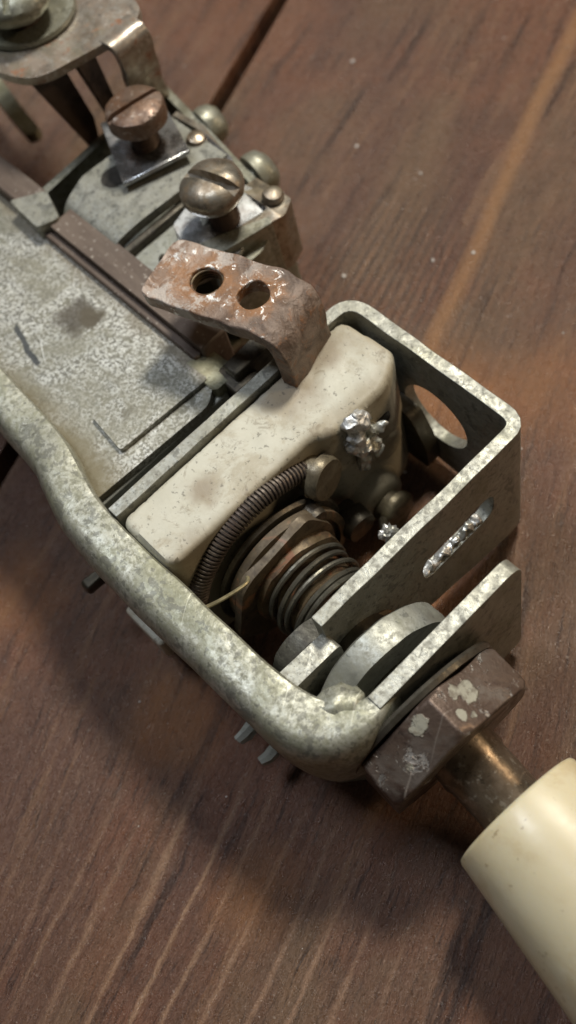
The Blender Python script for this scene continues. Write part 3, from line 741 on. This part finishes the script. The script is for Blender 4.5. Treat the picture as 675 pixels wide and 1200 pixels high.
# bent strap
bm = B()
prism(bm, strip(roundpoly([(34, 24.2), (17.0, 24.2), (12.6, 23.4), (12.4, 12)], [0, 3, 4, 0], 8, closed=False), 1.6), -64.2, -50.4, 'X')
for v in bm.verts:
    v.co.x += (v.co.y - 13) * .06
    if v.co.y < 18 and v.co.x < -60: v.co.x += (18 - v.co.y) * .35
st = link('terminal_strap', bm, MZ, dev, bevel=.5, seg=3)
bm = B(); lathe(bm, [(2.0, 0), (2.0, 1.2), (0, 1.2)], (-60.0, 21.3, 23.0), (0, 0, 1), 20); box(bm, -60.8, -58.4, 21, 26, 23.4, 24.15)
cutter = link('cutter', bm, MHOLE); bpy.data.objects.remove(cutter, do_unlink=True)
bm = B(); prism(bm, roundpoly([(-62.0, 20.6), (-60.4, 18.6), (-57.8, 19.4), (-57.4, 24), (-60.6, 24.4)], 1.2, 4), 24.5, 25.07); link('strap_hole', bm, MHOLE, st)  # black patch laid on the strap; the hole's shade is painted
bm = B(); box(bm, -50.0, -48.6, 13, 30, 14, 23.2); link('strap_side', bm, MDK, st, bevel=.4, jitter=.2)
# second strap below the dome screw
bm = B(); prism(bm, roundpoly([(-50.5, 13.6), (-50.0, 30.5), (-40, 31.5), (-36.4, 22.0), (-40.2, 12.8)], [3, 1, 1, 1, 2]), 20.4, 21.8)
link('terminal_strap', bm, MZD, dev, bevel=.4, seg=3, jitter=.3, jscale=.25)

def screw(name, base, axis, shaft_r, length, head, slot_ang, slot_w, slot_d, mat, thread=True, tmat=None):
    base = Vector(base); d, u, w = frame(axis)
    bm = B(); lathe(bm, head, base + d * length, axis, 48, .015)
    bmesh.ops.holes_fill(bm, edges=[e for e in bm.edges if e.is_boundary])
    ho = link('screw_head', bm, mat, None, ang=40, jitter=.14, jscale=.5)
    top = max(h for r, h in head); bm = B()
    M = Matrix((u * math.cos(slot_ang) + w * math.sin(slot_ang), w * math.cos(slot_ang) - u * math.sin(slot_ang), d)).transposed().to_4x4(); M.translation = base + d * (length + top)
    box(bm, -9, 9, -slot_w / 2, slot_w / 2, -slot_d, 3, M)
    cut(ho, link('cutter', bm, mat))
    b = ho.modifiers.new('edge', 'BEVEL'); b.width = .18 * S; b.segments = 2; b.limit_method = 'ANGLE'; b.angle_limit = R(40)
    bm = B(); n = int((length + 4) / .9); prof = [(0, -4)]
    for i in range(n * 2 + 1): prof.append((shaft_r * (1.03 if i % 2 else .76), -4 + i * .9 / 2))
    lathe(bm, prof, base, axis, 24)
    so = link(name, bm, MDKB if not tmat else tmat, dev, ang=20); ho.parent = so
    return so
# square clamp washers
bm = B(); prism(bm, [(-67.9, 25.6), (-55.9, 20.2), (-52.4, 30.3), (-64.6, 34.8)], lambda p: 25.4 + .10 * abs(p[0] + 60), lambda p: 26.2 + .10 * abs(p[0] + 60), 'Z', [circle((-59.6, 27.6), 2.2)])
link('clamp_washer', bm, MBS, dev, bevel=.2)
bm = B(); bmesh.ops.create_grid(bm, x_segments=1, y_segments=1, size=1); bm.free()
bm = B(); prism(bm, roundpoly([(-48.6, 30.6), (-38.2, 33.6), (-35.6, 23.4), (-41.5, 18.4), (-46.0, 20.6)], .5), lambda p: 23.2 - .12 * (p[0] + 42), lambda p: 24.1 - .12 * (p[0] + 42), 'Z', [circle((-41.2, 26.2), 2.2)])
link('clamp_washer', bm, MBS, dev, bevel=.2)
cyl = [(0, 0), (4.0, 0), (4.3, .25), (4.35, 2.3), (4.15, 2.8), (3.5, 3.15), (0, 3.35)]
screw('cheese_head_screw', (-59.4, 27.6, 26), (-.02, .04, 1), 2.1, 4.4, cyl, R(-62+55), 0.85, 1.0, MRS)
dome = [(0, 0), (2.4, 0), (3.5, .35), (4.25, 1.1), (4.55, 2.1), (4.4, 3.0), (3.8, 3.7), (2.6, 4.25), (1.2, 4.5), (0, 4.55)]
screw('dome_head_screw', (-41.2, 26.3, 24), (-.02, -.06, 1), 2.15, 4.2, dome, R(-74), 1.45, 1.7, MNI)
screw('dome_head_screw', (-82.6, 27.2, 37.5), (.05, -.02, 1), 3.0, 1.6, [(r * 1.22, h * 1.1) for r, h in dome], R(48), 1.1, 1.4, MNG)
# bolt heads on the outer side of the tray
for u, v, z, r in ((-61.0, 38.2, 19.5, 3.2), (-47.3, 36.2, 19.6, 3.5)):
    bm = B(); lathe(bm, [(1.6, -3), (1.6, 0), (r, 0.1), (r, 1.2), (r * .9, 2.4), (r * .6, 3.2), (0, 3.6)], (u, v, z), (.12, 1, .1), 32)
    link('round_bolt', bm, MNG, dev, ang=40, jitter=.1)
# bright lugs between the screws and the outer wall
bm = B(); prism(bm, roundpoly([(-58.6, 31.0), (-56.2, 35.4), (-47.6, 34.0), (-48.2, 28.5)], .8), lambda p: 22.6, lambda p: 24.4 + .10 * (p[0] + 52)); link('terminal_lug', bm, MBS, dev, bevel=.6, seg=3, jitter=.5, jscale=.4)
bm = B(); lathe(bm, [(0, 0), (2.0, 0), (2.2, .6), (2.0, 3.6), (1.6, 4.1), (0, 4.1)], (-52.6, 32.6, 19.6), (0, .1, 1), 6); link('terminal_lug', bm, MNI, dev, bevel=.4, jitter=.3)
bm = B(); prism(bm, roundpoly([(-43.5, 34.2), (-36.2, 34.6), (-34.9, 31.4), (-36.6, 24.2), (-39, 24.4), (-37.6, 31.0), (-43.4, 31.4)], .6), 14, 24.2); link('terminal_lug', bm, MNI, dev, bevel=.5, seg=3, jitter=.45, jscale=.4)

bm = B(); prism(bm, strip(roundpoly([(31.5, 24.6), (24, 24.0), (21.6, 21.0), (16, 19.6)], [0, 2.5, 2, 0], 6, closed=False), 1.2), -47.2, -42.8, 'X'); link('bent_clip', bm, MZ, dev, bevel=.35, jitter=.5, jscale=.3)
bm = B(); prism(bm, roundpoly([(-40.6, 20.2), (-36.2, 30.2), (-34.9, 29.8), (-37.2, 20.0)], .3), 13, 24.6); link('bent_clip', bm, MNG, dev, bevel=.35, jitter=.5, jscale=.3)
bm = B(); prism(bm, strip([(-50.5, 31.2), (-50.8, 34.2), (-57.8, 36.0), (-63.5, 35.6)], 1.1), 14, 23.6); link('bent_clip', bm, MNI, dev, bevel=.35, jitter=.4, jscale=.3)
for u, v, z in ((-55.2, 33.2, 24.6), (-38.2, 32.9, 24.4)):
    bm = B(); lathe(bm, [(0, 0), (1.5, 0), (1.6, .3), (1.3, 1.0), (.5, 1.3), (0, 1.3)], (u, v, z), (.1, .1, 1), 16); link('rivet', bm, MNI, dev, jitter=.15)
bm = B(); tube(bm, smoothpath([(-47.5, 15, 19), (-45.5, 17, 21.5), (-43.5, 16, 23.2), (-41, 17.6, 22.4)], 5), .45, 8); link('wire_stub', bm, MDK, dev)

# --- top left arm
bm = B()
arm = roundpoly([(-110, 14), (-84, 17.8), (-76.0, 18.6), (-71.3, 22), (-70.0, 27.5), (-69.0, 32.2), (-68.3, 36.2), (-70, 39.5), (-80, 42), (-110, 44)], [0, 3, 4, 3, 2, 2, 2, 3, 3, 0], 5)
gprism(bm, arm, 35.2, 36.6, step=2)
ar = link('support_arm', bm, m_metal('rust_stained_steel', (0.42, 0.38, 0.33), (0.21, 0.17, 0.13), 420, .5, .6, .34, blotch=(0.30, 0.23, 0.18), rust=(0.24, 0.12, 0.07), rustlo=.56, light=(.68, .66, .62)), dev, bevel=.4, seg=3, jitter=.3, jscale=.2)
for v0, v1, w0 in ((26.8, 30.0, 3),):
    bm = B(); prism(bm, roundpoly([(v0, 36), (v1, 36), (v1 + .6, 19), (v0 + w0, 17)], .6), -71.8, -70.3, 'X'); link('arm_leg', bm, MDKB, ar, bevel=.3, jitter=.25, jscale=.3)
cf, cd = pathfn(roundpoly([(-70.6, 36.0), (-67.0, 36.2), (-68.6, 28), (-70.2, 17)], [0, 3.4, 3, 0], 8, closed=False))
def cfn(x, w):
    p, n = cf(x); k = min(1, x / cd[-1]); v = 31.2 + (w) * (6.4 - .8 * k) + k * 2.2
    return Vector((p.x + n.x * .65, v, p.y + n.y * .65)), Vector((p.x - n.x * .65, v, p.y - n.y * .65))
bm = B(); v_, F_ = fill2d(dense([(0, 0), (cd[-1], 0), (cd[-1], 1), (0, 1)], .25), (), .3)
bm.free(); bm = B(); sheet(bm, dense([(0, 0), (cd[-1], 0), (cd[-1], 1), (0, 1)], .5), (), cfn, .5)
link('curled_leg', bm, ar.data.materials[0], ar, bevel=.25, ang=50, jitter=.3, jscale=.3)
bm = B(); prism(bm, roundpoly([(20.5, 36), (26.0, 36), (27.5, 24), (26.0, 15)], .6), -74.8, -73.6, 'X'); link('arm_leg', bm, MDKB, ar, bevel=.3, jitter=.25)
bm = B(); lathe(bm, [(2.5, 0), (7.2, 0), (7.4, .3), (7.2, .9), (2.5, .9)], (-83.4, 28.3, 36.7), (0, 0, 1), 40); link('round_washer', bm, MNG, dev, jitter=.1)
PR = [(-103.2, 24.6), (-96.0, 23.6), (-94.6, 24.8), (-95.4, 26.2), (-102.8, 27.2), (-116, 30), (-116, 27)]
bm = B(); prism(bm, roundpoly(PR, .5), 8, 10); link('side_prong', bm, MCL, dev, bevel=.4, jitter=.3)

# --- small things that stick out below the side bar
bm = B(); box(bm, -20.4, -18.8, -22.8, -19, 10.5, 12.4); link('tab_end', bm, MDK, dev, bevel=.4, jitter=.4)
bm = B(); box(bm, -14.0, -6.5, -20.9, -17, 5.5, 10.5); link('ceramic_edge', bm, MC, dev, bevel=.5)
for u in (8.5, 12.6):
    bm = B(); tube(bm, [(u, -19, 6), (u + .2, -20.6, 6), (u, -21.7, 5.8)], lambda t: 1.0 - .3 * t, 8); link('pin_end', bm, MZD, dev, jitter=.4)

# ------------------------------------------------------------------ dust on the table
bm = B(); rnd = random.Random(5)
def fleck(x, y, r):
    n = bmesh.ops.create_icosphere(bm, subdivisions=1, radius=r)['verts']
    k = (rnd.uniform(.6, 1.5), rnd.uniform(.6, 1.5), .55); a = rnd.uniform(0, 6)
    for v in n:
        q = Matrix.Rotation(a, 3, 'Z') @ Vector((v.co.x * k[0], v.co.y * k[1], v.co.z * k[2]))
        v.co = q + Vector((x, y, r * .45)) + noise.noise_vector(q * 3 / r) * r * .15
for i in range(450):
    fleck(rnd.uniform(-110, 70), rnd.uniform(-80, 110), rnd.choice((.03, .03, .04, .04, .05, .05, .06, .07, .09, .12)))
for x, y, r in ((-42, 64, .38), (-55, 62, .3), (-28, 52, .3), (-24, 57, .28), (5, 35, .3), (6, 32, .22), (-37, 41, .3), (28, -50, .45), (-5, 21.5, .35), (3, 55, .22), (-70, 76, .4)):
    fleck(x, y, r)
d = link('dust_flecks', bm, MDUST); d['kind'] = 'stuff'; d['label'] = 'pale dust flecks scattered over the dark wooden tabletop'; d['category'] = 'dust'
